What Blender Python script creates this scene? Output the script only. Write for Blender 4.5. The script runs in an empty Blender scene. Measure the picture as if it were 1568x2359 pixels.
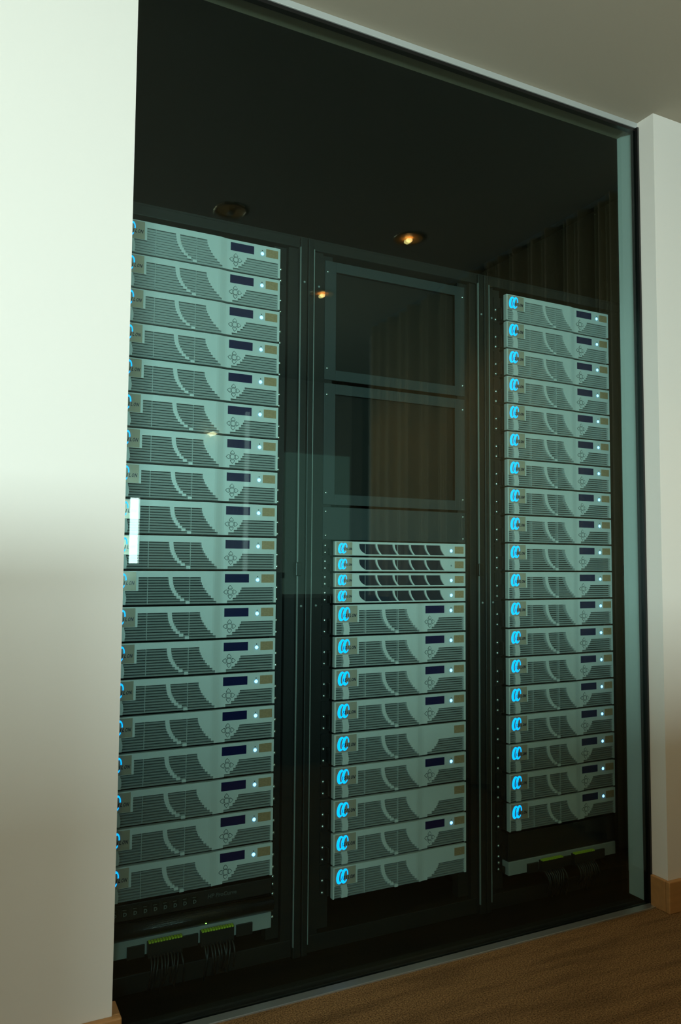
import bpy, math, random
from mathutils import Vector, Matrix
random.seed(7)
S = bpy.context.scene
COL = S.collection

# ------------------------------------------------------------------ camera
cam_d = bpy.data.cameras.new('camera'); cam = bpy.data.objects.new('camera', cam_d); COL.objects.link(cam)
cam_d.sensor_fit = 'HORIZONTAL'; cam_d.sensor_width = 36.0; cam_d.lens = 1800 / 1568 * 36
cam_d.clip_start = 0.02
YAW, PITCH, ROLL = 0.4613, 0.0667, 0.0078
fw = Vector((math.sin(YAW) * math.cos(PITCH), math.cos(YAW) * math.cos(PITCH), math.sin(PITCH)))
rt = Vector((math.cos(YAW), -math.sin(YAW), 0)); up = rt.cross(fw)
rt, up = rt * math.cos(ROLL) + up * math.sin(ROLL), up * math.cos(ROLL) - rt * math.sin(ROLL)
CAM = Vector((-0.9602, -1.965, 1.0451))
cam.matrix_world = Matrix(((rt.x, up.x, -fw.x, CAM.x), (rt.y, up.y, -fw.y, CAM.y), (rt.z, up.z, -fw.z, CAM.z), (0, 0, 0, 1)))
S.camera = cam

# ------------------------------------------------------------------ exposure, world, daylight
S.view_settings.view_transform = 'Standard'; S.view_settings.look = 'None'
S.view_settings.exposure = 0.0; S.view_settings.gamma = 1.0; S.view_settings.use_curve_mapping = False
w = bpy.data.worlds.new('world'); S.world = w; w.use_nodes = True
w.node_tree.nodes['Background'].inputs[0].default_value = (0.75, 0.95, 0.9, 1)
w.node_tree.nodes['Background'].inputs[1].default_value = 0.3


def area(name, loc, rot, sx, sy, power, col):
    l = bpy.data.lights.new(name, 'AREA'); l.shape = 'RECTANGLE'; l.size = sx; l.size_y = sy
    l.energy = power; l.color = col
    o = bpy.data.objects.new(name, l); o.location = loc; o.rotation_euler = rot; COL.objects.link(o)
    return o


# strip window of the back wall (its right end is mirrored in the glass) and an added, unseen warm fill in the left wall
area('daylight_strip_window', (-2.025, -4.03, 1.275), (math.radians(90), 0, 0), 1.15, 0.47, 104, (0.80, 1.0, 0.96))
area('daylight_strip_window_end', (-0.605, -4.03, 1.275), (math.radians(90), 0, 0), 1.69, 0.47, 62, (0.80, 1.0, 0.96))
area('added_side_fill', (-4.02, -2.0, 1.55), (math.radians(90), 0, math.radians(-90)), 2.2, 1.5, 22, (1.0, 0.77, 0.44))

# ------------------------------------------------------------------ materials
MATS = {}


def mat(name, col, rough=0.5, metal=0.0, emit=None, es=0.0, spec=0.5, noise=None, bump=None):
    m = bpy.data.materials.new(name); m.use_nodes = True
    nt = m.node_tree; b = nt.nodes['Principled BSDF']
    b.inputs['Base Color'].default_value = (*col, 1); b.inputs['Roughness'].default_value = rough
    b.inputs['Metallic'].default_value = metal; b.inputs['Specular IOR Level'].default_value = spec
    if emit:
        b.inputs['Emission Color'].default_value = (*emit, 1); b.inputs['Emission Strength'].default_value = es
    if noise or bump:
        tc = nt.nodes.new('ShaderNodeTexCoord')
    if noise:                      # (scale vector, amount)
        sc, amt = noise
        mp = nt.nodes.new('ShaderNodeMapping'); mp.inputs['Scale'].default_value = sc
        nt.links.new(tc.outputs['Object'], mp.inputs[0])
        n = nt.nodes.new('ShaderNodeTexNoise'); n.inputs['Scale'].default_value = 1; n.inputs['Detail'].default_value = 4
        nt.links.new(mp.outputs[0], n.inputs['Vector'])
        r = nt.nodes.new('ShaderNodeMix'); r.data_type = 'RGBA'
        r.inputs['A'].default_value = (*[max(0, c * (1 - amt)) for c in col], 1)
        r.inputs['B'].default_value = (*[min(1, c * (1 + amt)) for c in col], 1)
        nt.links.new(n.outputs['Fac'], r.inputs['Factor']); nt.links.new(r.outputs['Result'], b.inputs['Base Color'])
    if bump:                       # (scale vector, strength, distance)
        sc, st, di = bump
        mp = nt.nodes.new('ShaderNodeMapping'); mp.inputs['Scale'].default_value = sc
        nt.links.new(tc.outputs['Object'], mp.inputs[0])
        n = nt.nodes.new('ShaderNodeTexNoise'); n.inputs['Scale'].default_value = 1; n.inputs['Detail'].default_value = 2
        nt.links.new(mp.outputs[0], n.inputs['Vector'])
        bp = nt.nodes.new('ShaderNodeBump'); bp.inputs['Strength'].default_value = st; bp.inputs['Distance'].default_value = di
        nt.links.new(n.outputs['Fac'], bp.inputs['Height']); nt.links.new(bp.outputs[0], b.inputs['Normal'])
    MATS[name] = m
    return m


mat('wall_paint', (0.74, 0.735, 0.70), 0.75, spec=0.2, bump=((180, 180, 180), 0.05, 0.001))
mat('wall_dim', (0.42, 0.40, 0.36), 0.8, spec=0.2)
mat('wall_white', (0.90, 0.90, 0.86), 0.75, spec=0.2)
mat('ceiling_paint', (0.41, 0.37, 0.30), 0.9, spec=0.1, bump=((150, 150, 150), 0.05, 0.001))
mat('closet_black', (0.006, 0.006, 0.006), 0.9, spec=0.05)
mat('oak', (0.40, 0.21, 0.075), 0.45, noise=((3, 60, 60), 0.25))
mat('soffit_shade', (0.34, 0.26, 0.18), 0.8, spec=0.1)  # brown holds the shade of a downward face; the returns are white
mat('head_channel', (0.46, 0.50, 0.50), 0.4, metal=0.2)
mat('steel', (0.50, 0.54, 0.55), 0.32, metal=0.85, noise=((4, 200, 200), 0.08))
mat('gasket', (0.006, 0.006, 0.006), 0.35)
mat('bezel', (0.70, 0.71, 0.70), 0.45, metal=0.15, noise=((900, 900, 900), 0.05))
mat('slat', (0.46, 0.475, 0.465), 0.5, metal=0.15)
mat('chassis', (0.012, 0.014, 0.013), 0.6)
mat('badge', (0.58, 0.48, 0.38), 0.16, metal=0.3)  # tan puts the warm room reflection into a silver plate
mat('badge_print', (0.02, 0.025, 0.06), 0.25, metal=0.3)
mat('logo_light', (0.0, 0.3, 0.6), 0.4, emit=(0.0, 0.33, 1.0), es=2.4)
mat('display', (0.006, 0.008, 0.06), 0.25)
mat('indicator', (0.3, 0.6, 1.0), 0.4, emit=(0.17, 0.46, 1.0), es=7.0)
mat('indicator_off', (0.25, 0.3, 0.3), 0.4)
mat('bronze_plate', (0.50, 0.32, 0.18), 0.3, metal=0.25, noise=((160, 160, 260), 0.35))
mat('seam', (0.03, 0.05, 0.05), 0.7)
mat('drive_mesh', (0.010, 0.014, 0.028), 0.45)
mat('screw_metal', (0.85, 0.88, 0.88), 0.3, metal=1.0)
mat('rack_black', (0.013, 0.013, 0.0125), 0.45, spec=0.3)
mat('edge_glint_and_bolt', (0.34, 0.36, 0.35), 0.3, metal=0.3)  # bolt metal; on the edge strips it stands in for a highlight
mat('rail_black', (0.014, 0.014, 0.013), 0.5, spec=0.3)
mat('filler', (0.036, 0.043, 0.044), 0.55, spec=0.3)
mat('filler_dark', (0.008, 0.008, 0.007), 0.6, spec=0.2)
mat('switch_black', (0.012, 0.012, 0.013), 0.4)
mat('switch_print', (0.16, 0.185, 0.18), 0.5)
mat('switch_pale', (0.33, 0.33, 0.31), 0.5)
mat('mesh_black', (0.02, 0.018, 0.017), 0.24, metal=0.4)
mat('green_led', (0.1, 0.6, 0.05), 0.4, emit=(0.35, 1.0, 0.12), es=5.0)
mat('lime_plastic_glow', (0.42, 0.55, 0.04), 0.4, emit=(0.5, 0.75, 0.03), es=0.02)  # faint glow of its own brightens the plastic tabs
mat('cable_black', (0.012, 0.012, 0.012), 0.4)
mat('curtain', (0.74, 0.62, 0.43), 0.85, spec=0.1)
mat('dark_wood', (0.028, 0.018, 0.012), 0.5, noise=((2, 40, 40), 0.3))
mat('brass', (0.6, 0.45, 0.2), 0.25, metal=1.0)
mat('lamp_metal', (0.5, 0.4, 0.25), 0.3, metal=0.8)
mat('lamp_glow', (1, 0.7, 0.3), 0.4, emit=(1.0, 0.62, 0.22), es=30.0)
mat('lamp_recess', (0.65, 0.36, 0.12), 0.4)
mat('faint_print', (0.075, 0.085, 0.083), 0.5)
mat('lamp_off', (0.5, 0.45, 0.35), 0.3)
mat('sconce_glow', (1, 0.9, 0.6), 0.4, emit=(1.0, 0.86, 0.5), es=16.0)

# carpet
m = mat('carpet', (0.20, 0.115, 0.05), 1.0, spec=0.05); nt = m.node_tree; b = nt.nodes['Principled BSDF']
tc = nt.nodes.new('ShaderNodeTexCoord')
n1 = nt.nodes.new('ShaderNodeTexNoise'); n1.inputs['Scale'].default_value = 260; n1.inputs['Detail'].default_value = 3
mp = nt.nodes.new('ShaderNodeMapping'); mp.inputs['Scale'].default_value = (3.0, 22, 1); mp.inputs['Rotation'].default_value = (0, 0, 0.9)
n2 = nt.nodes.new('ShaderNodeTexNoise'); n2.inputs['Scale'].default_value = 1; n2.inputs['Detail'].default_value = 3
nt.links.new(tc.outputs['Object'], n1.inputs['Vector']); nt.links.new(tc.outputs['Object'], mp.inputs[0]); nt.links.new(mp.outputs[0], n2.inputs['Vector'])
cr = nt.nodes.new('ShaderNodeValToRGB')
cr.color_ramp.elements[0].position = 0.3; cr.color_ramp.elements[0].color = (0.07, 0.038, 0.015, 1)
cr.color_ramp.elements[1].position = 0.75; cr.color_ramp.elements[1].color = (0.36, 0.22, 0.10, 1)
nt.links.new(n1.outputs['Fac'], cr.inputs[0])
mx = nt.nodes.new('ShaderNodeMix'); mx.data_type = 'RGBA'; mx.blend_type = 'MULTIPLY'; mx.inputs['Factor'].default_value = 0.6
cr2 = nt.nodes.new('ShaderNodeValToRGB')
cr2.color_ramp.elements[0].position = 0.35; cr2.color_ramp.elements[0].color = (0.5, 0.5, 0.5, 1)
cr2.color_ramp.elements[1].position = 0.55; cr2.color_ramp.elements[1].color = (1, 1, 1, 1)
nt.links.new(n2.outputs['Fac'], cr2.inputs[0])
nt.links.new(cr.outputs[0], mx.inputs['A']); nt.links.new(cr2.outputs[0], mx.inputs['B']); nt.links.new(mx.outputs['Result'], b.inputs['Base Color'])
bp = nt.nodes.new('ShaderNodeBump'); bp.inputs['Strength'].default_value = 0.8; bp.inputs['Distance'].default_value = 0.004
nt.links.new(n1.outputs['Fac'], bp.inputs['Height']); nt.links.new(bp.outputs[0], b.inputs['Normal'])

# green-tinted glass pane: clear tinted transmission plus Fresnel mirror
m = bpy.data.materials.new('tinted_glass'); m.use_nodes = True; nt = m.node_tree; nt.nodes.clear()
out = nt.nodes.new('ShaderNodeOutputMaterial'); tr = nt.nodes.new('ShaderNodeBsdfTransparent'); gl = nt.nodes.new('ShaderNodeBsdfGlossy')
tr.inputs[0].default_value = (0.775, 0.890, 0.880, 1); gl.inputs['Roughness'].default_value = 0.0
gl.inputs['Color'].default_value = (0.85, 0.95, 0.92, 1)
fr = nt.nodes.new('ShaderNodeFresnel'); fr.inputs['IOR'].default_value = 1.5
geo = nt.nodes.new('ShaderNodeNewGeometry'); ior = nt.nodes.new('ShaderNodeMapRange')      # same reflectance at both faces of the pane
ior.inputs['To Min'].default_value = 1.40; ior.inputs['To Max'].default_value = 1 / 1.40
nt.links.new(geo.outputs['Backfacing'], ior.inputs['Value']); nt.links.new(ior.outputs[0], fr.inputs['IOR'])
mix = nt.nodes.new('ShaderNodeMixShader')
nt.links.new(fr.outputs[0], mix.inputs[0]); nt.links.new(tr.outputs[0], mix.inputs[1]); nt.links.new(gl.outputs[0], mix.inputs[2]); nt.links.new(mix.outputs[0], out.inputs[0])
MATS['tinted_glass'] = m


# ------------------------------------------------------------------ mesh helpers
class MB:
    def __init__(self): self.v = []; self.f = []

    def box(self, x0, x1, y0, y1, z0, z1):
        k = len(self.v)
        self.v += [(x0, y0, z0), (x1, y0, z0), (x1, y1, z0), (x0, y1, z0), (x0, y0, z1), (x1, y0, z1), (x1, y1, z1), (x0, y1, z1)]
        self.f += [tuple(k + i for i in q) for q in ((0, 3, 2, 1), (4, 5, 6, 7), (0, 1, 5, 4), (1, 2, 6, 5), (2, 3, 7, 6), (3, 0, 4, 7))]
        return self

    def hexa(self, pts):            # 8 points in box order
        k = len(self.v); self.v += pts
        self.f += [tuple(k + i for i in q) for q in ((0, 3, 2, 1), (4, 5, 6, 7), (0, 1, 5, 4), (1, 2, 6, 5), (2, 3, 7, 6), (3, 0, 4, 7))]
        return self

    def prism(self, poly, y0, y1):  # polygon in XZ, counter-clockwise seen from the front (-Y), extruded from y0 (front) to y1
        k = len(self.v); n = len(poly)
        self.v += [(x, y0, z) for x, z in poly] + [(x, y1, z) for x, z in poly]
        self.f.append(tuple(range(k, k + n))); self.f.append(tuple(range(k + 2 * n - 1, k + n - 1, -1)))
        for i in range(n):
            j = (i + 1) % n; self.f.append((k + i, k + n + i, k + n + j, k + j))
        return self

    def band(self, a, b_, y0, y1, closed=True):   # strip between two outlines of equal length (XZ), extruded
        k = len(self.v); n = len(a)
        self.v += [(x, y0, z) for x, z in a] + [(x, y0, z) for x, z in b_] + [(x, y1, z) for x, z in a] + [(x, y1, z) for x, z in b_]
        for i in range(n if closed else n - 1):
            j = (i + 1) % n
            self.f += [(k + i, k + j, k + n + j, k + n + i), (k + 2 * n + i, k + 3 * n + i, k + 3 * n + j, k + 2 * n + j),
                       (k + i, k + 2 * n + i, k + 2 * n + j, k + j), (k + n + i, k + n + j, k + 3 * n + j, k + 3 * n + i)]
        return self

    def dome(self, cx, cy, cz, r, h, seg=12, rings=4):   # round head facing -Y
        k = len(self.v)
        for i in range(rings):
            a = i / rings * math.pi / 2
            for s in range(seg):
                t = 2 * math.pi * s / seg
                self.v.append((cx + r * math.cos(a) * math.cos(t), cy - h * math.sin(a), cz + r * math.cos(a) * math.sin(t)))
        self.v.append((cx, cy - h, cz)); top = len(self.v) - 1
        for i in range(rings - 1):
            for s in range(seg):
                t = (s + 1) % seg
                self.f.append((k + i * seg + s, k + i * seg + t, k + (i + 1) * seg + t, k + (i + 1) * seg + s))
        for s in range(seg): self.f.append((k + (rings - 1) * seg + s, k + (rings - 1) * seg + (s + 1) % seg, top))
        return self

    def lathe(self, prof, cx, cy, seg=32, caps=False):    # profile (r, z) about a vertical axis
        k = len(self.v)
        for r, z in prof:
            for s in range(seg):
                t = 2 * math.pi * s / seg; self.v.append((cx + r * math.cos(t), cy + r * math.sin(t), z))
        for i in range(len(prof) - 1):
            for s in range(seg):
                t = (s + 1) % seg
                self.f.append((k + i * seg + s, k + i * seg + t, k + (i + 1) * seg + t, k + (i + 1) * seg + s))
        if caps:
            self.f.append(tuple(range(k + seg - 1, k - 1, -1))); e = k + (len(prof) - 1) * seg; self.f.append(tuple(range(e, e + seg)))
        return self

    def tube(self, pts, r, seg=8):
        k = len(self.v); P = [Vector(p) for p in pts]
        for i, p in enumerate(P):
            t = (P[min(i + 1, len(P) - 1)] - P[max(i - 1, 0)]).normalized()
            a = t.orthogonal().normalized() if abs(t.x) > 0.9 else t.cross(Vector((1, 0, 0))).normalized(); c = t.cross(a)
            for s in range(seg):
                q = p + a * (r * math.cos(2 * math.pi * s / seg)) + c * (r * math.sin(2 * math.pi * s / seg)); self.v.append(tuple(q))
        for i in range(len(P) - 1):
            for s in range(seg):
                t = (s + 1) % seg
                self.f.append((k + i * seg + s, k + i * seg + t, k + (i + 1) * seg + t, k + (i + 1) * seg + s))
        self.f.append(tuple(range(k + seg - 1, k - 1, -1))); e = k + (len(P) - 1) * seg; self.f.append(tuple(range(e, e + seg)))
        return self

    def mesh(self, name, material, smooth=False):
        me = bpy.data.meshes.new(name); me.from_pydata(self.v, [], self.f); me.materials.append(MATS[material])
        if smooth:
            for p in me.polygons: p.use_smooth = True
        me.update(); return me


def add(name, me, parent=None, loc=None):
    o = bpy.data.objects.new(name, me); COL.objects.link(o)
    if parent: o.parent = parent
    if loc: o.location = loc
    return o


def bevel(o, wd=0.002, seg=2):
    mod = o.modifiers.new('bevel', 'BEVEL'); mod.width = wd; mod.segments = seg; mod.limit_method = 'ANGLE'; return o


def tag(o, label, cat, group=None):
    o['label'] = label; o['category'] = cat
    if group: o['group'] = group
    return o


def thing(name, loc, label, cat, group=None):
    o = bpy.data.objects.new(name, None); o.empty_display_size = 0.05; o.location = loc; COL.objects.link(o)
    return tag(o, label, cat, group)


def struct(name, mb, material, label=None, parent=None):
    o = add(name, mb.mesh(name, material), parent)
    if not parent: o['kind'] = 'structure'
    if label: o['label'] = label
    return o


def text_mesh(body, size, shear, material, extrude=0.0004, spacing=1.0):
    c = bpy.data.curves.new('lettering', 'FONT'); c.body = body; c.size = size; c.shear = shear; c.extrude = extrude
    c.offset = size * 0.02; c.space_character = spacing; c.resolution_u = 2
    o = bpy.data.objects.new('lettering_source', c); COL.objects.link(o)
    bpy.context.view_layer.update()
    me = bpy.data.meshes.new_from_object(o.evaluated_get(bpy.context.evaluated_depsgraph_get()))
    COL.objects.unlink(o); bpy.data.objects.remove(o)
    me.transform(Matrix.Rotation(math.radians(90), 4, 'X'))      # stand it up in XZ, facing -Y
    me.materials.clear(); me.materials.append(MATS[material]); return me


# ------------------------------------------------------------------ dimensions
U = 0.04445; W = 0.4419
XA, XB, XC = -0.1754 - W, 0.0, 0.6010            # left edge of the bezels of each rack
ZTOP = 1.914                                     # top of the highest units
YG = -0.15; YW = -0.2234; XL, XR = -0.6220, 1.0262
ZC = 2.5136; ZS = 2.503; YJ = -0.070
BBZ = 0.094

# ------------------------------------------------------------------ room shell
struct('floor', MB().box(-4.1, 3.7, -7.3, -0.186, -0.05, 0.0), 'carpet', 'brown cut-pile carpet in front of the glass')
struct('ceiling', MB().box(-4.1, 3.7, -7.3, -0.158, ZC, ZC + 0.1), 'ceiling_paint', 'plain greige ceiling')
struct('wall_front_left', MB().box(-4.1, XL, YW, YJ, 0, ZC), 'wall_paint', 'wide white wall covering one end of the glass')
struct('wall_front_right', MB().box(XR, 1.42, YW, YJ, 0, ZC), 'wall_paint', 'narrow white wall beyond the glass with its jamb')
# side wall behind the curtain, then the room widens
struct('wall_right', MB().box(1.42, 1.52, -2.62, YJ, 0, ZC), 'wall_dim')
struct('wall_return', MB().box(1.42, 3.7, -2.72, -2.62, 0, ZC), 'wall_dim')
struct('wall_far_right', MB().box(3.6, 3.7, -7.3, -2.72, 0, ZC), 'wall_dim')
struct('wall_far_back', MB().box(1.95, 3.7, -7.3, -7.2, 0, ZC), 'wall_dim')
wb = MB()
wx0, wx1, wz0, wz1 = -2.60, 0.24, 1.04, 1.51                     # strip window opening in the back wall
wb.box(-4.1, wx0, -4.1, -4.0, 0, ZC).box(wx1, 1.95, -4.1, -4.0, 0, ZC).box(wx0, wx1, -4.1, -4.0, 0, wz0).box(wx0, wx1, -4.1, -4.0, wz1, ZC)
struct('wall_back', wb, 'wall_white')
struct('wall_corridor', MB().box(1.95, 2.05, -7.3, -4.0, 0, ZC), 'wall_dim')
wl = MB()
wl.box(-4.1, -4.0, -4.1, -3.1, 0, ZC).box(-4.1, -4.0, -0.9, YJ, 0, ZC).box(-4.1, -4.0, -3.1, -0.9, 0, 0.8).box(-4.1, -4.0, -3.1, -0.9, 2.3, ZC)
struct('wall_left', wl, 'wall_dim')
# window frames and the added haze panel
w1 = struct('window_1', MB().box(0.085, 0.172, -4.1, -3.985, wz0, wz1).box(wx0, wx1, -4.0, -3.985, wz0 - 0.05, wz0).box(wx0, wx1, -4.0, -3.985, wz1, wz1 + 0.04).box(wx1, wx1 + 0.03, -4.0, -3.985, wz0 - 0.05, wz1 + 0.04), 'steel', 'strip window mirrored as a bright bar in the glass')
mat('slit_daylight', (0.8, 0.9, 0.88), 0.5, emit=(0.8, 1.0, 0.95), es=1.6)
struct('window_4', MB().box(1.030, 1.064, -4.0, -3.995, 0.29, 2.21), 'slit_daylight', 'slit of daylight mirrored as a thin upright line')
struct('window_5', MB().box(0.216, 0.232, -4.0, -3.995, 0.30, 0.98), 'slit_daylight')
mat('haze_glow', (0.4, 0.5, 0.48), 0.4, emit=(0.42, 0.80, 0.62), es=0.62)  # glow added on the back wall for the haze mirrored between racks
struct('haze_panel', MB().box(1.36, 1.93, -4.0, -3.99, 0.05, 1.92), 'haze_glow', 'added glowing panel mirrored as haze between the racks')
struct('fill_window', MB().box(-4.0, -3.98, -3.14, -3.1, 0.76, 2.34).box(-4.0, -3.98, -0.9, -0.86, 0.76, 2.34).box(-4.0, -3.98, -3.1, -0.9, 0.76, 0.8).box(-4.0, -3.98, -3.1, -0.9, 2.3, 2.34), 'steel', 'added, unseen fill window in the left wall')

# rack closet behind the glass
struct('wall_closet_back', MB().box(-0.95, 1.42, 1.25, 1.33, 0, ZC), 'closet_black', 'black back wall of the rack closet')
struct('wall_closet_left', MB().box(-0.95, -0.87, YJ, 1.25, 0, ZC), 'closet_black')
struct('wall_closet_right', MB().box(1.36, 1.42, YJ, 1.25, 0, ZC), 'closet_black')
struct('ceiling_closet', MB().box(-0.95, 1.42, YJ, 1.33, ZS, ZC), 'closet_black')
struct('floor_closet', MB().box(-0.95, 1.42, -0.140, 1.33, -0.05, 0.0), 'closet_black')

# glass wall: pane, gaskets, steel channels
bevel(struct('trim_1', MB().box(XL, XR, -0.186, -0.158, -0.02, 0.004), 'steel', 'brushed steel floor channel under the glass'), 0.001)
struct('trim_2', MB().box(XL, XR, -0.158, -0.140, -0.02, 0.0), 'gasket')
bevel(struct('trim_3', MB().box(XL, XR, -0.158, -0.146, ZS - 0.007, ZC + 0.02), 'head_channel', 'pale steel head channel above the glass'), 0.001)
struct('trim_4', MB().box(XL, XR, -0.154, -0.137, ZS - 0.017, ZS - 0.007), 'gasket')
struct('trim_5', MB().box(XR - 0.007, XR, -0.164, -0.136, 0.0, ZS - 0.007), 'gasket', 'black rubber gasket along the jamb')
struct('trim_6', MB().box(XL, XL + 0.007, -0.164, -0.136, 0.0, ZS - 0.007), 'gasket')
struct('trim_7', MB().box(XL, XR, -0.146, YJ, ZS, ZC + 0.02), 'soffit_shade', 'soffit strip behind the glass head, shade put in its colour')
struct('window_3', MB().box(XL + 0.007, XR - 0.007, -0.155, -0.145, 0.0, ZS - 0.0175), 'tinted_glass', 'large green tinted glass pane in front of the racks')

# oak baseboards, each wraps its corner
def baseboard(name, x_out, x_in, front0, front1, label):
    mb = MB().box(front0, front1, YW - 0.016, YW, 0, BBZ).box(min(x_out, x_in), max(x_out, x_in), YW, -0.166, 0, BBZ)
    bevel(struct(name, mb, 'oak', label), 0.003)
baseboard('baseboard_left', XL + 0.018, XL, -4.0, XL + 0.018, 'oak baseboard at the foot of the wide white wall')
baseboard('baseboard_right', XR - 0.012, XR, XR - 0.012, 1.42, 'oak baseboard at the foot of the narrow white wall')

# ------------------------------------------------------------------ racks
ZR0, ZR1 = 0.0, 1.965
YF = 0.006                                        # front of the rack uprights
YRAIL = 0.036
rack_edges = {'A': (-0.697, -0.0887), 'B': (-0.0867, 0.5205), 'C': (0.5225, 1.131)}
bezel_x = {'A': XA, 'B': XB, 'C': XC}
rack_lab = {'A': 'black server rack beside the wide white wall, filled top to bottom with bright units',
            'B': 'black server rack between the two others, its upper part closed by blank panels',
            'C': 'black server rack next to the pale jamb, filled with bright units'}
for key, (x0, x1) in rack_edges.items():
    r = thing('server_rack', (x0, 0, 0), rack_lab[key], 'server rack', 'server racks behind the glass')
    wd = x1 - x0; bx = bezel_x[key] - x0
    # front uprights: outer flange with a painted pale edge highlight, inner recessed web
    o = add('corner_post', MB().box(0.0, 0.018, YF, 0.09, 0.0, ZR1).mesh('corner_post', 'rack_black'), r); bevel(o, 0.003)
    o = add('corner_post', MB().box(wd - 0.022, wd, YF, 0.09, 0.0, ZR1).mesh('corner_post', 'rack_black'), r); bevel(o, 0.003)
    for a0, a1, ex in ((0.018, bx - 0.034, 0.018), (bx + W + 0.034, wd - 0.022, wd - 0.022)):
        add('post_web', MB().box(a0, a1, 0.022, 0.09, 0.02, ZR1 - 0.02).mesh('post_web', 'rack_black'), r)
    add('edge_highlight', MB().box(0.0165, 0.0185, YF - 0.0015, YF + 0.004, 0.03, ZR1 - 0.03).mesh('edge_highlight', 'edge_glint_and_bolt'), r)
    add('edge_highlight', MB().box(wd - 0.0235, wd - 0.0215, YF - 0.0015, YF + 0.004, 0.03, ZR1 - 0.03).mesh('edge_highlight', 'edge_glint_and_bolt'), r)
    for a0, a1 in ((bx - 0.033, bx + 0.003), (bx + W - 0.003, bx + W + 0.033)):
        ra = add('mounting_rail', MB().box(a0, a1, YRAIL, YRAIL + 0.03, 0.05, ZR1 - 0.03).mesh('mounting_rail', 'rail_black'), r)
    add('corner_post', MB().box(0.0, 0.05, 0.95, 1.0, 0, ZR1).mesh('corner_post', 'rack_black'), r)
    add('corner_post', MB().box(wd - 0.05, wd, 0.95, 1.0, 0, ZR1).mesh('corner_post', 'rack_black'), r)
    bevel(add('top_frame', MB().box(0.018, wd - 0.022, 0.012, 0.06, ZR1 - 0.030, ZR1 - 0.002).mesh('top_frame', 'rack_black'), r), 0.002)
    add('top_cover', MB().box(0.0, wd, 0.02, 1.0, ZR1, ZR1 + 0.006).mesh('top_cover', 'rack_black'), r)
    bevel(add('plinth', MB().box(0.018, wd - 0.022, 0.02, 0.97, 0.0, 0.045).mesh('plinth', 'rack_black'), r), 0.002)
    add('side_panel', MB().box(0.0, 0.003, 0.09, 0.95, 0.05, ZR1).mesh('side_panel', 'rack_black'), r)
    add('side_panel', MB().box(wd - 0.003, wd, 0.09, 0.95, 0.05, ZR1).mesh('side_panel', 'rack_black'), r)
    # latch and bolts on the right-hand upright, bolts on both
    bevel(add('latch', MB().box(wd - 0.030, wd - 0.013, YF - 0.010, YF, 1.012, 1.050).mesh('latch', 'gasket'), r), 0.002)
    for bxp, yy in ((wd - 0.010, YF), (0.040, 0.022)):
        for bz in (1.836, 0.93):
            add('bolt', MB().dome(bxp, yy, bz, 0.0035, 0.003).mesh('bolt', 'edge_glint_and_bolt', True), r)
    foot = MB()
# ------------------------------------------------------------------ storage unit meshes
H2 = 2 * U


def yf(u):                                         # bezel front: stands 4 mm proud on the left, eases back on the right
    if u < 0.60: return -0.0045
    if u > 0.665: return 0.0
    t = (u - 0.60) / 0.065; return -0.0045 * (1 - t * t * (3 - 2 * t))


def zv(v): return H2 * (1 - v)


ROW0, ROWP = 0.182, 0.0758
bl = [0, .017, .04, .08, .144, .23, .33, .476, .675, 1]
br = [0, .017, .08, .15, .25, .36, .48, .65, .82, 1]
cl = [0, .09, .21, .38, .61, 1]


def openings(k):
    L = 0.338 + 0.102 * bl[k]; R = 0.527 + 0.097 * br[k]
    o = []
    if k < 5: o.append(('A', 0.170, L))
    else:
        bow = [0, .004, .007, .007, .004][k - 5]
        o += [('T', 0.010, 0.056 + bow), ('A', 0.097 + bow, L)]
    o.append(('B', L + 0.0245, R))
    if k >= 4: o.append(('C', 0.780 - 0.088 * cl[k - 4], 0.986))
    return o


def plate(mb, u0, u1, v0, v1, back=0.010):
    cuts = sorted({u0, u1} | {c for c in (0.60, 0.613, 0.626, 0.639, 0.652, 0.665) if u0 < c < u1})
    for a, c in zip(cuts[:-1], cuts[1:]):
        xa, xc = a * W, c * W; za, zb = zv(v1), zv(v0)
        mb.hexa([(xa, yf(a), za), (xc, yf(c), za), (xc, back, za), (xa, back, za), (xa, yf(a), zb), (xc, yf(c), zb), (xc, back, zb), (xa, back, zb)])


bz = MB(); plate(bz, 0, 1, 0.004, ROW0)
gr = {'A': MB(), 'B': MB(), 'C': MB(), 'T': MB()}
for k in range(10):
    v0 = ROW0 + ROWP * k; v1 = v0 + ROWP; cur = 0.0
    for key, a, c in openings(k):
        plate(bz, cur, a, v0, v1); cur = c
        s0 = v0 + ROWP * 0.36                       # louvre: gap above, slat leaning back towards its foot
        yt = yf(a) + 0.0012
        gr[key].hexa([(a * W, yt + 0.0030, zv(v1)), (c * W, yt + 0.0030, zv(v1)), (c * W, 0.0095, zv(v1)), (a * W, 0.0095, zv(v1)),
                      (a * W, yt, zv(s0)), (c * W, yt, zv(s0)), (c * W, 0.0095, zv(s0)), (a * W, 0.0095, zv(s0))])
    plate(bz, cur, 1.0, v0, v1)
for key, us in (('A', (0.222,)), ('B', (0.464,))):   # thin vertical ribs crossing the louvres
    for u in us:
        gr[key].box(u * W - 0.0007, u * W + 0.0007, yf(0.2) + 0.0014, 0.009, zv(ROW0 + ROWP * (9.9 if key == 'A' else 8.9)), zv(ROW0))
M2 = {}
M2['bezel'] = bz.mesh('bezel', 'bezel')
for key in gr: M2['g' + key] = gr[key].mesh('vent_grille', 'slat')
M2['chassis'] = MB().box(0.004, W - 0.004, 0.0102, 0.62, 0.003, H2 - 0.003).mesh('chassis', 'chassis')


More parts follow.
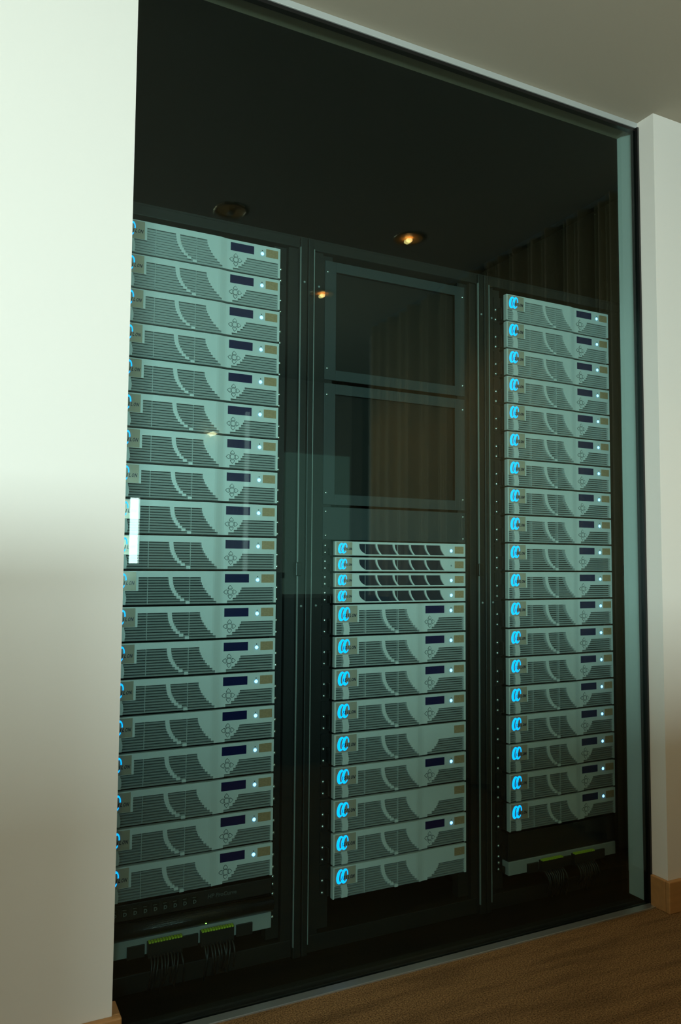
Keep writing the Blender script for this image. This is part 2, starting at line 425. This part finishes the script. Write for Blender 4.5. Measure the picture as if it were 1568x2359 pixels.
def outline(cx, cz, rx, rz, sh, n=40, off=(0, 0), a0=0.0, a1=2 * math.pi, closed=True):
    p = []
    for i in range(n):
        t = a0 + (a1 - a0) * (i / n if closed else i / (n - 1))
        x, z = rx * math.cos(t) + off[0], rz * math.sin(t) + off[1]
        p.append((cx + x + sh * z, cz + z))
    return p


def ring(cx, cz, rx, rz, material, y, cut=False):
    a0, a1, cl_ = (0, 2 * math.pi, True) if not cut else (math.radians(8), math.radians(322), False)
    o_ = outline(cx, cz, rx, rz, 0.14, 44, (0, 0), a0, a1, cl_); i_ = outline(cx, cz, rx * 0.50, rz * 0.74, 0.14, 44, (rx * 0.26, 0.0), a0, a1, cl_)
    return MB().band(o_, i_, y - 0.0009, y, cl_)


yb = yf(0) - 0.0014
M2['badge'] = MB().box(0.012 * W, 0.156 * W, yb, yf(0), zv(0.55), zv(0.035)).mesh('badge', 'badge')
M2['badge_frame'] = MB().box(0.158 * W, 0.1685 * W, yf(0) - 0.0008, yf(0), zv(0.562), zv(0.03)).box(0.009 * W, 0.158 * W, yf(0) - 0.0008, yf(0), zv(0.562), zv(0.551)).mesh('badge_frame', 'bezel')
M2['ring1'] = ring(0.0465 * W, zv(0.292), 0.0108, 0.0192, None, yb).mesh('logo_ring', 'logo_light')
M2['ring2'] = ring(0.0775 * W, zv(0.290), 0.0108, 0.0192, None, yb - 0.0003, True).mesh('logo_ring', 'logo_light')
def logo_letters(x_end, z_base, y, k):             # six condensed slanted letters on an even pitch, ending at x_end
    me = None; vs, fs = [], []
    wid = {'I': 0.0016, 'S': 0.0054, 'L': 0.0044, 'O': 0.0056, 'N': 0.0060}
    for i, ch in enumerate('ISILON'):
        t = text_mesh(ch, 0.0128 * k, 0.0, 'badge_print', 0.0003)
        xs = [v.co.x for v in t.vertices]; w_ = max(xs) - min(xs); mid = (max(xs) + min(xs)) / 2; sc = wid[ch] * k / w_
        cx = x_end - 0.0030 * k - (5 - i) * 0.0071 * k; n = len(vs)
        vs += [(cx + (v.co.x - mid) * sc + 0.22 * v.co.z, v.co.y + y, v.co.z + z_base) for v in t.vertices]
        fs += [tuple(n + q for q in p.vertices) for p in t.polygons]
    me = bpy.data.meshes.new('lettering'); me.from_pydata(vs, [], fs); me.materials.append(MATS['badge_print']); return me


M2['text'] = logo_letters(0.144 * W, zv(0.385), yb - 0.0012, 1.0)
M2['display'] = MB().box(0.676 * W, 0.826 * W, -0.0006, 0.002, zv(0.338), zv(0.088)).mesh('display', 'display')
M2['led'] = MB().dome(0.881 * W, -0.0002, zv(0.262), 0.0044, 0.0018).mesh('indicator', 'indicator', True)
M2['ledoff'] = MB().dome(0.881 * W, -0.0002, zv(0.262), 0.0028, 0.0012).mesh('indicator', 'indicator_off', True)
M2['icon'] = MB().dome(0.881 * W, 0.0, zv(0.165), 0.0016, 0.0004, 10, 2).mesh('indicator_icon', 'seam')
M2['label'] = MB().box(0.905 * W, 0.985 * W, -0.0009, 0.002, zv(0.345), zv(0.095)).mesh('model_plate', 'bronze_plate')
# navigation pad: dark seam plates with raised buttons
NC = (0.7095 * W, zv(0.615))


def petal(ax, az, k):                               # rounded arrowhead pointing along (ax, az), scaled about its middle
    base, tip, hw = 0.0076, 0.0182, 0.0062
    pts = [(base, -hw), (base + 0.004, -hw * 0.95), (base + 0.0075, -hw * 0.55), (tip, 0), (base + 0.0075, hw * 0.55), (base + 0.004, hw * 0.95), (base, hw)]
    m_ = base + 0.0043
    return [(NC[0] + (m_ + (d - m_) * k) * ax - s * k * az, NC[1] + (m_ + (d - m_) * k) * az + s * k * ax) for d, s in pts]


seam = MB(); M2['btn'] = []
for ax, az in ((1, 0), (-1, 0), (0, 1), (0, -1)):
    seam.prism(petal(ax, az, 1.0), -0.0002, 0.001)
    M2['btn'].append(MB().prism(petal(ax, az, 0.74), -0.0010, 0.001).mesh('button', 'bezel'))
sq = lambda r: [(NC[0] + x * r, NC[1] + z * r) for x, z in ((-1, -.6), (-.6, -1), (.6, -1), (1, -.6), (1, .6), (.6, 1), (-.6, 1), (-1, .6))]
seam.prism(sq(0.0066), -0.0002, 0.001); M2['btn'].append(MB().prism(sq(0.0053), -0.0012, 0.001).mesh('button', 'bezel'))
M2['seam'] = seam.mesh('navigation_pad', 'seam')
# mounting ears with screws
def ear_meshes(h, zs):
    e = {}
    e['earL'] = MB().box(-0.022, 0.004, YRAIL - 0.003, YRAIL, 0.003, h - 0.003).box(-0.007, -0.004, 0.014, YRAIL - 0.003, h * 0.1, h * 0.55).mesh('mounting_ear', 'rack_black')
    e['earR'] = MB().box(W - 0.004, W + 0.022, YRAIL - 0.003, YRAIL, 0.003, h - 0.003).mesh('mounting_ear', 'rack_black')
    e['scL'] = [MB().dome(-0.0145, YRAIL - 0.003, z, 0.0048, 0.0040).mesh('screw', 'screw_metal', True) for z in zs]
    e['scR'] = [MB().dome(W + 0.0145, YRAIL - 0.003, z, 0.0048, 0.0040).mesh('screw', 'screw_metal', True) for z in zs]
    return e
E2 = ear_meshes(H2, (zv(0.50), zv(0.86)))
E1 = ear_meshes(U, (U * 0.72, U * 0.28))


def ears(root, e, side='LR'):
    for s in side:
        p = add('mounting_ear', e['ear' + s], root)
        for sc in e['sc' + s]: add('screw', sc, p)


def storage_unit(x, ztop, label, group, full=True):
    r = thing('storage_unit', (x, 0, ztop - H2), label, 'storage unit', group)
    add('chassis', M2['chassis'], r); add('bezel', M2['bezel'], r)
    for key in 'ABCT':
        g = add('vent_grille', M2['g' + key], r); g['kind'] = 'stuff'
    b_ = add('badge', M2['badge'], r); add('badge_frame', M2['badge_frame'], r)
    for q in ('ring1', 'ring2'): add('logo_ring', M2[q], b_)['label'] = 'glowing blue logo ring'
    add('lettering', M2['text'], b_)
    add('model_plate', M2['label'], r)['label'] = 'bronze coloured plate'
    if full:
        add('display', M2['display'], r)['label'] = 'dark blue display'
        add('indicator', M2['led'], r)['label'] = 'glowing blue-white power light'; add('indicator_icon', M2['icon'], r)
        p = add('navigation_pad', M2['seam'], r)
        for bm_ in M2['btn']: add('button', bm_, p)
    ears(r, E2)
    return r


ORD = 'topmost second third fourth fifth sixth seventh eighth ninth tenth eleventh twelfth thirteenth fourteenth fifteenth sixteenth seventeenth eighteenth lowest'.split()
for i in range(19):
    nm = f'{ORD[i]} in the' if i in (0, 18) else f'{ORD[i]} from the top in the'
    storage_unit(XA, ZTOP - i * H2, f'silver storage unit, {nm} rack beside the wide white wall', 'silver units in the rack beside the wide wall')
for i in range(19):
    nm = f'{ORD[i]} in the' if i in (0, 18) else f'{ORD[i]} from the top in the'
    storage_unit(XC, ZTOP - i * H2, f'silver storage unit, {nm} rack next to the pale jamb', 'silver units in the rack next to the jamb')
ZM = ZTOP - 0.8040
MID = [True, True, True, True, False, True, False, True, False]
for i in range(9):
    nm = 'directly under the slim units of the' if i == 0 else ('at the bottom of the' if i == 8 else f'{ORD[i]} below the slim units in the')
    st = 'with blue display lit' if False else ('with display' if MID[i] else 'without display')
    storage_unit(XB, ZM - 4 * U - i * H2, f'silver storage unit {st}, {nm} middle rack', 'silver units in the middle rack', MID[i])

# ------------------------------------------------------------------ slim 1U units with five dark bays
def z1(v): return U * (1 - v)
xs5 = [0.182, 0.300, 0.430, 0.554, 0.675, 0.802]
V0, V1 = 0.155, 0.815
def bayx(u, t): return u + 0.034 * t ** 2.0          # curved divider, t = 0 top .. 1 bottom
fb = MB(); fb.box(0, W, 0, 0.010, z1(V0), z1(0.02)).box(0, W, 0, 0.010, z1(0.895), z1(V1))
N = 8
bays = []
for j in range(N):
    t0, t1 = j / N, (j + 1) / N; v0 = V0 + (V1 - V0) * t0; v1 = V0 + (V1 - V0) * t1
    def seg(ua0, ua1, ub0, ub1, mbx, y0, y1):        # quad prism between left edge (top ua0, bottom ua1) and right edge
        mbx.hexa([(ua1 * W, y0, z1(v1)), (ub1 * W, y0, z1(v1)), (ub1 * W, y1, z1(v1)), (ua1 * W, y1, z1(v1)),
                  (ua0 * W, y0, z1(v0)), (ub0 * W, y0, z1(v0)), (ub0 * W, y1, z1(v0)), (ua0 * W, y1, z1(v0))])
    lf = lambda t: 0.174 + 0.05 * t ** 3
    seg(0, 0, lf(t0), lf(t1), fb, 0, 0.010)
    for q in range(1, 5): seg(bayx(xs5[q], t0) - 0.006, bayx(xs5[q], t1) - 0.006, bayx(xs5[q], t0) + 0.006, bayx(xs5[q], t1) + 0.006, fb, -0.0008, 0.010)
    seg(bayx(xs5[5], t0) - 0.006, bayx(xs5[5], t1) - 0.006, 1, 1, fb, 0, 0.010)
M1 = {'bezel': fb.mesh('bezel', 'bezel'), 'chassis': MB().box(0.004, W - 0.004, 0.0102, 0.62, 0.003, U - 0.003).mesh('chassis', 'chassis'), 'bay': []}
for q in range(5):
    mb = MB()
    for j in range(N):
        t0, t1 = j / N, (j + 1) / N; v0 = V0 + (V1 - V0) * t0; v1 = V0 + (V1 - V0) * t1
        a0, a1 = ((0.174 + 0.05 * t0 ** 3, 0.174 + 0.05 * t1 ** 3) if q == 0 else (bayx(xs5[q], t0) + 0.006, bayx(xs5[q], t1) + 0.006))
        c0, c1 = bayx(xs5[q + 1], t0) - 0.006, bayx(xs5[q + 1], t1) - 0.006
        seg(a0, a1, c0, c1, mb, 0.004, 0.0098)
    M1['bay'].append(mb.mesh('drive_bay', 'drive_mesh'))
yb1 = -0.0012
M1['badge'] = MB().box(0.010 * W, 0.122 * W, yb1, 0, z1(0.86), z1(0.06)).mesh('badge', 'badge')
M1['badge_frame'] = MB().box(0.124 * W, 0.130 * W, -0.0008, 0, z1(0.88), z1(0.04)).mesh('badge_frame', 'bezel')
M1['ring1'] = ring(0.0415 * W, z1(0.45), 0.0085, 0.0148, None, yb1).mesh('logo_ring', 'logo_light')
M1['ring2'] = ring(0.065 * W, z1(0.45), 0.0085, 0.0148, None, yb1 - 0.0003, True).mesh('logo_ring', 'logo_light')
M1['text'] = logo_letters(0.117 * W, z1(0.55), yb1 - 0.0012, 0.72)
M1['led'] = MB().dome(0.884 * W, 0, z1(0.50), 0.0044, 0.0018).mesh('indicator', 'indicator', True)
M1['ledoff'] = MB().dome(0.884 * W, 0, z1(0.50), 0.0028, 0.0012).mesh('indicator', 'indicator_off', True)
M1['label'] = MB().box(0.912 * W, 0.985 * W, -0.0009, 0.002, z1(0.68), z1(0.20)).mesh('model_plate', 'bronze_plate')
M1['rib'] = [MB().box(u * W - 0.0005, u * W + 0.0005, 0.0028, 0.0045, z1(0.79), z1(0.18)).mesh('bay_rib', 'slat') for u in (0.222, 0.464)]
for i, nm in enumerate(('topmost of the four', 'second of the four, its power light off', 'third from the top of the four', 'lowest of the four')):
    r = thing('drive_node', (XB, 0, ZM - (i + 1) * U), f'slim silver unit with five dark bays, {nm}', 'storage unit', 'slim units in the middle rack')
    add('chassis', M1['chassis'], r); add('bezel', M1['bezel'], r)
    for b_ in M1['bay']: add('drive_bay', b_, r)
    for b_ in M1['rib']: add('bay_rib', b_, r)
    bd = add('badge', M1['badge'], r); add('badge_frame', M1['badge_frame'], r)
    for q in ('ring1', 'ring2'): add('logo_ring', M1[q], bd)['label'] = 'glowing blue logo ring'
    add('lettering', M1['text'], bd); add('model_plate', M1['label'], r)
    add('indicator', M1['ledoff'] if i == 1 else M1['led'], r)
    ears(r, E1)

# ------------------------------------------------------------------ blank panels above them
def framed_panel(z0, z1_, label):
    x0, x1 = -0.0225, W + 0.0225; h = z1_ - z0
    r = thing('blank_panel', (x0, YRAIL, z0), label, 'blank panel', 'blank panels in the middle rack'); w_ = x1 - x0; b_ = 0.036
    fr = MB().box(0, b_, -0.004, 0, 0, h).box(w_ - b_, w_, -0.004, 0, 0, h).box(b_, w_ - b_, -0.004, 0, h - 0.030, h).box(b_, w_ - b_, -0.004, 0, 0, 0.030)
    bevel(add('frame', fr.mesh('frame', 'filler'), r), 0.001)
    add('recessed_sheet', MB().box(b_ - 0.002, w_ - b_ + 0.002, 0.012, 0.016, 0.028, h - 0.028).mesh('recessed_sheet', 'filler_dark'), r)
    for sx_ in (0.008, w_ - 0.008):
        for sz in (0.033, h - 0.033): add('screw', MB().dome(sx_, -0.004, sz, 0.0038, 0.003).mesh('screw', 'screw_metal', True), r)


framed_panel(1.573, 1.922, 'tall framed blank panel closing the top of the middle rack')
framed_panel(1.214, 1.563, 'framed blank panel under the top one in the middle rack')
r = thing('blank_panel', (-0.0225, YRAIL, 1.114), 'plain narrow blank panel right above the slim units', 'blank panel', 'blank panels in the middle rack')
bevel(add('sheet', MB().box(0, W + 0.045, -0.004, 0, 0, 0.093).mesh('sheet', 'filler'), r), 0.001)
for sx_ in (0.008, W + 0.037):
    add('screw', MB().dome(sx_, -0.004, 0.080, 0.0038, 0.003).mesh('screw', 'screw_metal', True), r)
    add('screw', MB().dome(sx_, -0.004, 0.012, 0.0038, 0.003).mesh('screw', 'screw_metal', True), r)

# ------------------------------------------------------------------ equipment under the left stack
zb = ZTOP - 38 * U                                  # underside of the lowest unit in the outer racks
r = thing('network_switch', (XA, 0, zb - U), 'black network switch with a row of port marks under the lowest silver unit', 'network switch')
bevel(add('casing', MB().box(0.0, W, 0.002, 0.40, 0.003, U - 0.003).mesh('casing', 'switch_black'), r), 0.0015)
dm = text_mesh('D', 0.0125, 0.0, 'switch_print', 0.0002)
bar = MB().box(-0.001, 0.008, -0.0003, 0, 0.0118, 0.0128).mesh('port_tick', 'switch_print')
for k in range(10):
    px = 0.010 + 0.0245 * k
    p = add('port', MB().box(px - 0.003, px + 0.013, 0.0012, 0.010, 0.0135, 0.034).mesh('port', 'gasket'), r)
    add('port_mark', dm, p, (px, 0.0008, 0.0145)); add('port_tick', bar, p, (px, 0.0011, 0.0165))
add('lettering', text_mesh('HP ProCurve', 0.014, 0.1, 'faint_print', 0.0002), r, (0.268, 0.0012, 0.020))
ears(r, E1)

r = thing('appliance', (XA, 0, zb - 2 * U), 'black appliance with rounded perforated front and a green light', 'appliance')
prof = [(0.006 - 0.022 * math.cos(a), U / 2 + (U / 2 - 0.003) * math.sin(a)) for a in [math.radians(-90 + 180 * i / 16) for i in range(17)]]
mb = MB(); k0 = 0
NX = 2
for i in range(len(prof)): mb.v += [(0.0, prof[i][0], prof[i][1]), (W, prof[i][0], prof[i][1])]
for i in range(len(prof) - 1): mb.f.append((2 * i, 2 * i + 1, 2 * i + 3, 2 * i + 2))
mb.f.append(tuple(range(0, 2 * len(prof), 2))); mb.f.append(tuple(range(2 * len(prof) - 1, 0, -2)))
mb.f.append((0, 2 * len(prof) - 2, 2 * len(prof) - 1, 1))
mm = mat('perforated', (0.035, 0.032, 0.03), 0.28, metal=0.6)
ntp = mm.node_tree; tcp = ntp.nodes.new('ShaderNodeTexCoord'); mpp = ntp.nodes.new('ShaderNodeMapping'); mpp.inputs['Scale'].default_value = (330, 330, 330)
vor = ntp.nodes.new('ShaderNodeTexVoronoi'); vor.inputs['Randomness'].default_value = 0.0; vor.inputs['Scale'].default_value = 1.0
bpp = ntp.nodes.new('ShaderNodeBump'); bpp.inputs['Strength'].default_value = 0.5; bpp.inputs['Distance'].default_value = 0.001
ntp.links.new(tcp.outputs['Object'], mpp.inputs[0]); ntp.links.new(mpp.outputs[0], vor.inputs['Vector']); ntp.links.new(vor.outputs['Distance'], bpp.inputs['Height']); ntp.links.new(bpp.outputs[0], ntp.nodes['Principled BSDF'].inputs['Normal'])
add('perforated_front', mb.mesh('perforated_front', 'perforated', True), r)
add('casing', MB().box(0.002, W - 0.002, 0.008, 0.40, 0.003, U - 0.003).mesh('casing', 'switch_black'), r)
add('indicator', MB().dome(0.262, -0.010, 0.0105, 0.0024, 0.002).mesh('indicator', 'green_led', True), r)['label'] = 'glowing green light'
ears(r, E1)


def patch_switch(x, z0, label, group, cgroup, clabel):
    r = thing('patch_switch', (x, 0, z0), label, 'network switch', group)
    bevel(add('casing', MB().box(0.0, W, 0.002, 0.35, 0.0, U - 0.004).mesh('casing', 'switch_pale'), r), 0.0015)
    for a0, a1 in ((0.070, 0.112), (0.205, 0.245), (0.345, 0.388)):
        add('module', MB().box(a0, a1, -0.004, 0.004, -0.002, 0.026).mesh('module', 'switch_black'), r)
    for a0 in (0.118, 0.250):
        pb = add('port_block', MB().box(a0, a0 + 0.085, -0.014, 0.004, -0.004, 0.031).mesh('port_block', 'switch_black'), r)
        tabm = MB().box(0, 0.0048, -0.016, -0.004, 0.0312, 0.0350).mesh('release_tab', 'lime_plastic_glow')
        for k in range(12): add('release_tab', tabm, pb, (a0 + 0.0012 + k * 0.0070, 0, 0))
    ears(r, E1)
    q = 0
    for a0 in (0.118, 0.250):
        for k in range(10):
            cx = a0 + 0.006 + k * 0.0081; rx = random.uniform(-0.012, 0.012); ln = z0 - 0.012 - random.uniform(0, 0.02)
            pts = [(0, -0.010, -0.004), (0, -0.022, -0.006), (rx * .2, -0.032, -0.016), (rx * .6, -0.036, -0.035), (rx, -0.030 + 0.02 * random.random(), -ln)]
            c = add('network_cable', MB().tube(pts, 0.0026, 6).mesh('network_cable', 'cable_black', True), None, (x + cx, 0, z0 + 0.004))
            tag(c, clabel, 'cable', cgroup)


r = thing('blank_panel', (XC, 0, zb - 2 * U), 'black blank panel between the lowest silver unit and the pale switch', 'blank panel')
bevel(add('sheet', MB().box(0.0, W, 0.004, 0.30, 0.003, 2 * U - 0.004).mesh('sheet', 'switch_black'), r), 0.0015)
ears(r, E2)
patch_switch(XA, zb - 3 * U + 0.004, 'pale switch with lime tabbed plugs under the rounded black appliance', 'pale patch switches', 'cables of the switch beside the wide wall', 'thin black cable hanging from the pale switch under the black appliance')
patch_switch(XC, zb - 3 * U + 0.006, 'pale switch with lime tabbed plugs low in the rack next to the jamb', 'pale patch switches', 'cables of the switch next to the jamb', 'thin black cable hanging from the pale switch next to the jamb')

# ------------------------------------------------------------------ the room the glass mirrors, plus added unseen light blockers
def drape(name, y0, y1, x, label, z0=0.02, z1_=2.49):
    n = 150; a = []
    for i in range(n + 1):
        t = i / n; y = y0 + (y1 - y0) * t
        a.append((x + 0.045 * math.sin(t * 11 * 2 * math.pi + 1.3 * math.sin(t * 9)) + 0.014 * math.sin(t * 37 + 1.0), y))
    mb = MB(); th = 0.003
    for X, Y in a: mb.v += [(X, Y, z0), (X, Y, z1_), (X + th, Y, z0), (X + th, Y, z1_)]
    for i in range(n):
        p, q = 4 * i, 4 * i + 4
        mb.f += [(p, p + 1, q + 1, q), (p + 2, q + 2, q + 3, p + 3), (p + 1, p + 3, q + 3, q + 1), (p, q, q + 2, p + 2)]
    mb.f += [(0, 2, 3, 1), (4 * n, 4 * n + 1, 4 * n + 3, 4 * n + 2)]
    r = thing(name, (0, 0, 0), label, 'curtain', 'curtains along the side wall')
    add('panel', mb.mesh('panel', 'curtain', True), r)
    add('track', MB().box(x - 0.012, x + 0.018, y0, y1, z1_, z1_ + 0.022).mesh('track', 'steel'), r)


drape('curtain', -2.50, -1.38, 1.32, 'tall pleated beige curtain mirrored across the blank panels')
drape('curtain', -1.36, -0.27, 1.32, 'tall pleated beige curtain mirrored beside the pale jamb')


def downlight(x, y, on, label):
    r = thing('downlight', (x, y, ZC), label, 'ceiling light', 'recessed ceiling lights')
    add('trim_ring', MB().lathe([(0.070, -0.001), (0.070, -0.005), (0.062, -0.007), (0.058, -0.003)], 0, 0).mesh('trim_ring', 'lamp_metal', True), r)
    add('reflector', MB().lathe([(0.060, -0.004), (0.034, -0.001), (0.001, -0.0008)], 0, 0).mesh('reflector', 'lamp_recess', True), r)
    add('bulb', MB().lathe([(0.001, -0.020), (0.010, -0.020), (0.014, -0.016), (0.014, -0.008)], 0, 0, 20).mesh('bulb', 'lamp_glow' if on else 'lamp_off', True), r)
    if on:
        l = bpy.data.lights.new('downlight_beam', 'SPOT'); l.energy = 17; l.color = (1.0, 0.58, 0.20); l.spot_size = math.radians(110); l.spot_blend = 0.8; l.shadow_soft_size = 0.03
        o = bpy.data.objects.new('downlight_beam', l); COL.objects.link(o); o.parent = r; o.location = (0, 0, -0.02)


downlight(0.833, -1.278, True, 'lit warm recessed ceiling light mirrored high in the glass')
downlight(0.794, -2.113, True, 'lit warm recessed ceiling light mirrored over the middle rack')
downlight(0.030, -1.382, False, 'unlit recessed ceiling light mirrored above the silver units')

r = thing('wall_lamp', (0.759, -4.0, 2.012), 'small glowing diamond wall lamp mirrored over the silver units', 'wall lamp')
add('back_plate', MB().box(-0.02, 0.02, 0, 0.012, -0.03, 0.03).mesh('back_plate', 'lamp_metal'), r)
add('glass_shade', MB().prism([(-0.036, 0), (0, -0.017), (0.036, 0), (0, 0.017)], 0.012, 0.05).mesh('glass_shade', 'sconce_glow'), r)


def cabinet(name, x0, x1, y0, y1, h, nd, label, back=1):
    r = thing(name, (x0, y0, 0), label, 'cabinet'); wdt, dp = x1 - x0, y1 - y0
    bevel(add('body', MB().box(0.01, wdt - 0.01, 0.0, dp - 0.02, 0.06, h - 0.03).mesh('body', 'dark_wood'), r), 0.003)
    bevel(add('top', MB().box(0, wdt, -0.01, dp, h - 0.03, h).mesh('top', 'dark_wood'), r), 0.004)
    add('plinth', MB().box(0.03, wdt - 0.03, 0.02, dp - 0.05, 0, 0.06).mesh('plinth', 'dark_wood'), r)
    dw = (wdt - 0.03) / nd
    for i in range(nd):
        d_ = add('door', MB().box(0.015 + i * dw + 0.002, 0.015 + (i + 1) * dw - 0.002, dp - 0.02, dp - 0.002, 0.07, h - 0.04).mesh('door', 'dark_wood'), r)
        hx = 0.015 + i * dw + (dw - 0.05 if i % 2 == 0 else 0.04)
        add('handle', MB().box(hx, hx + 0.012, dp - 0.002, dp + 0.018, h * 0.5, h * 0.5 + 0.14).mesh('handle', 'brass'), d_)


cabinet('sideboard', 0.62, 1.22, -2.55, -2.10, 0.868, 2, 'dark sideboard whose top edge is mirrored low in the glass')
cabinet('blocker', -0.92, 0.60, -2.55, -2.12, 1.0, 4, 'added unseen cupboard next to the lower sideboard')  # added behind the camera to shade the lower racks
cabinet('wall_shade_block', -1.85, -0.985, -1.62, -1.40, 1.165, 1, 'added unseen screen shading the foot of the wide white wall')  # added out of view to cut daylight on the left wall
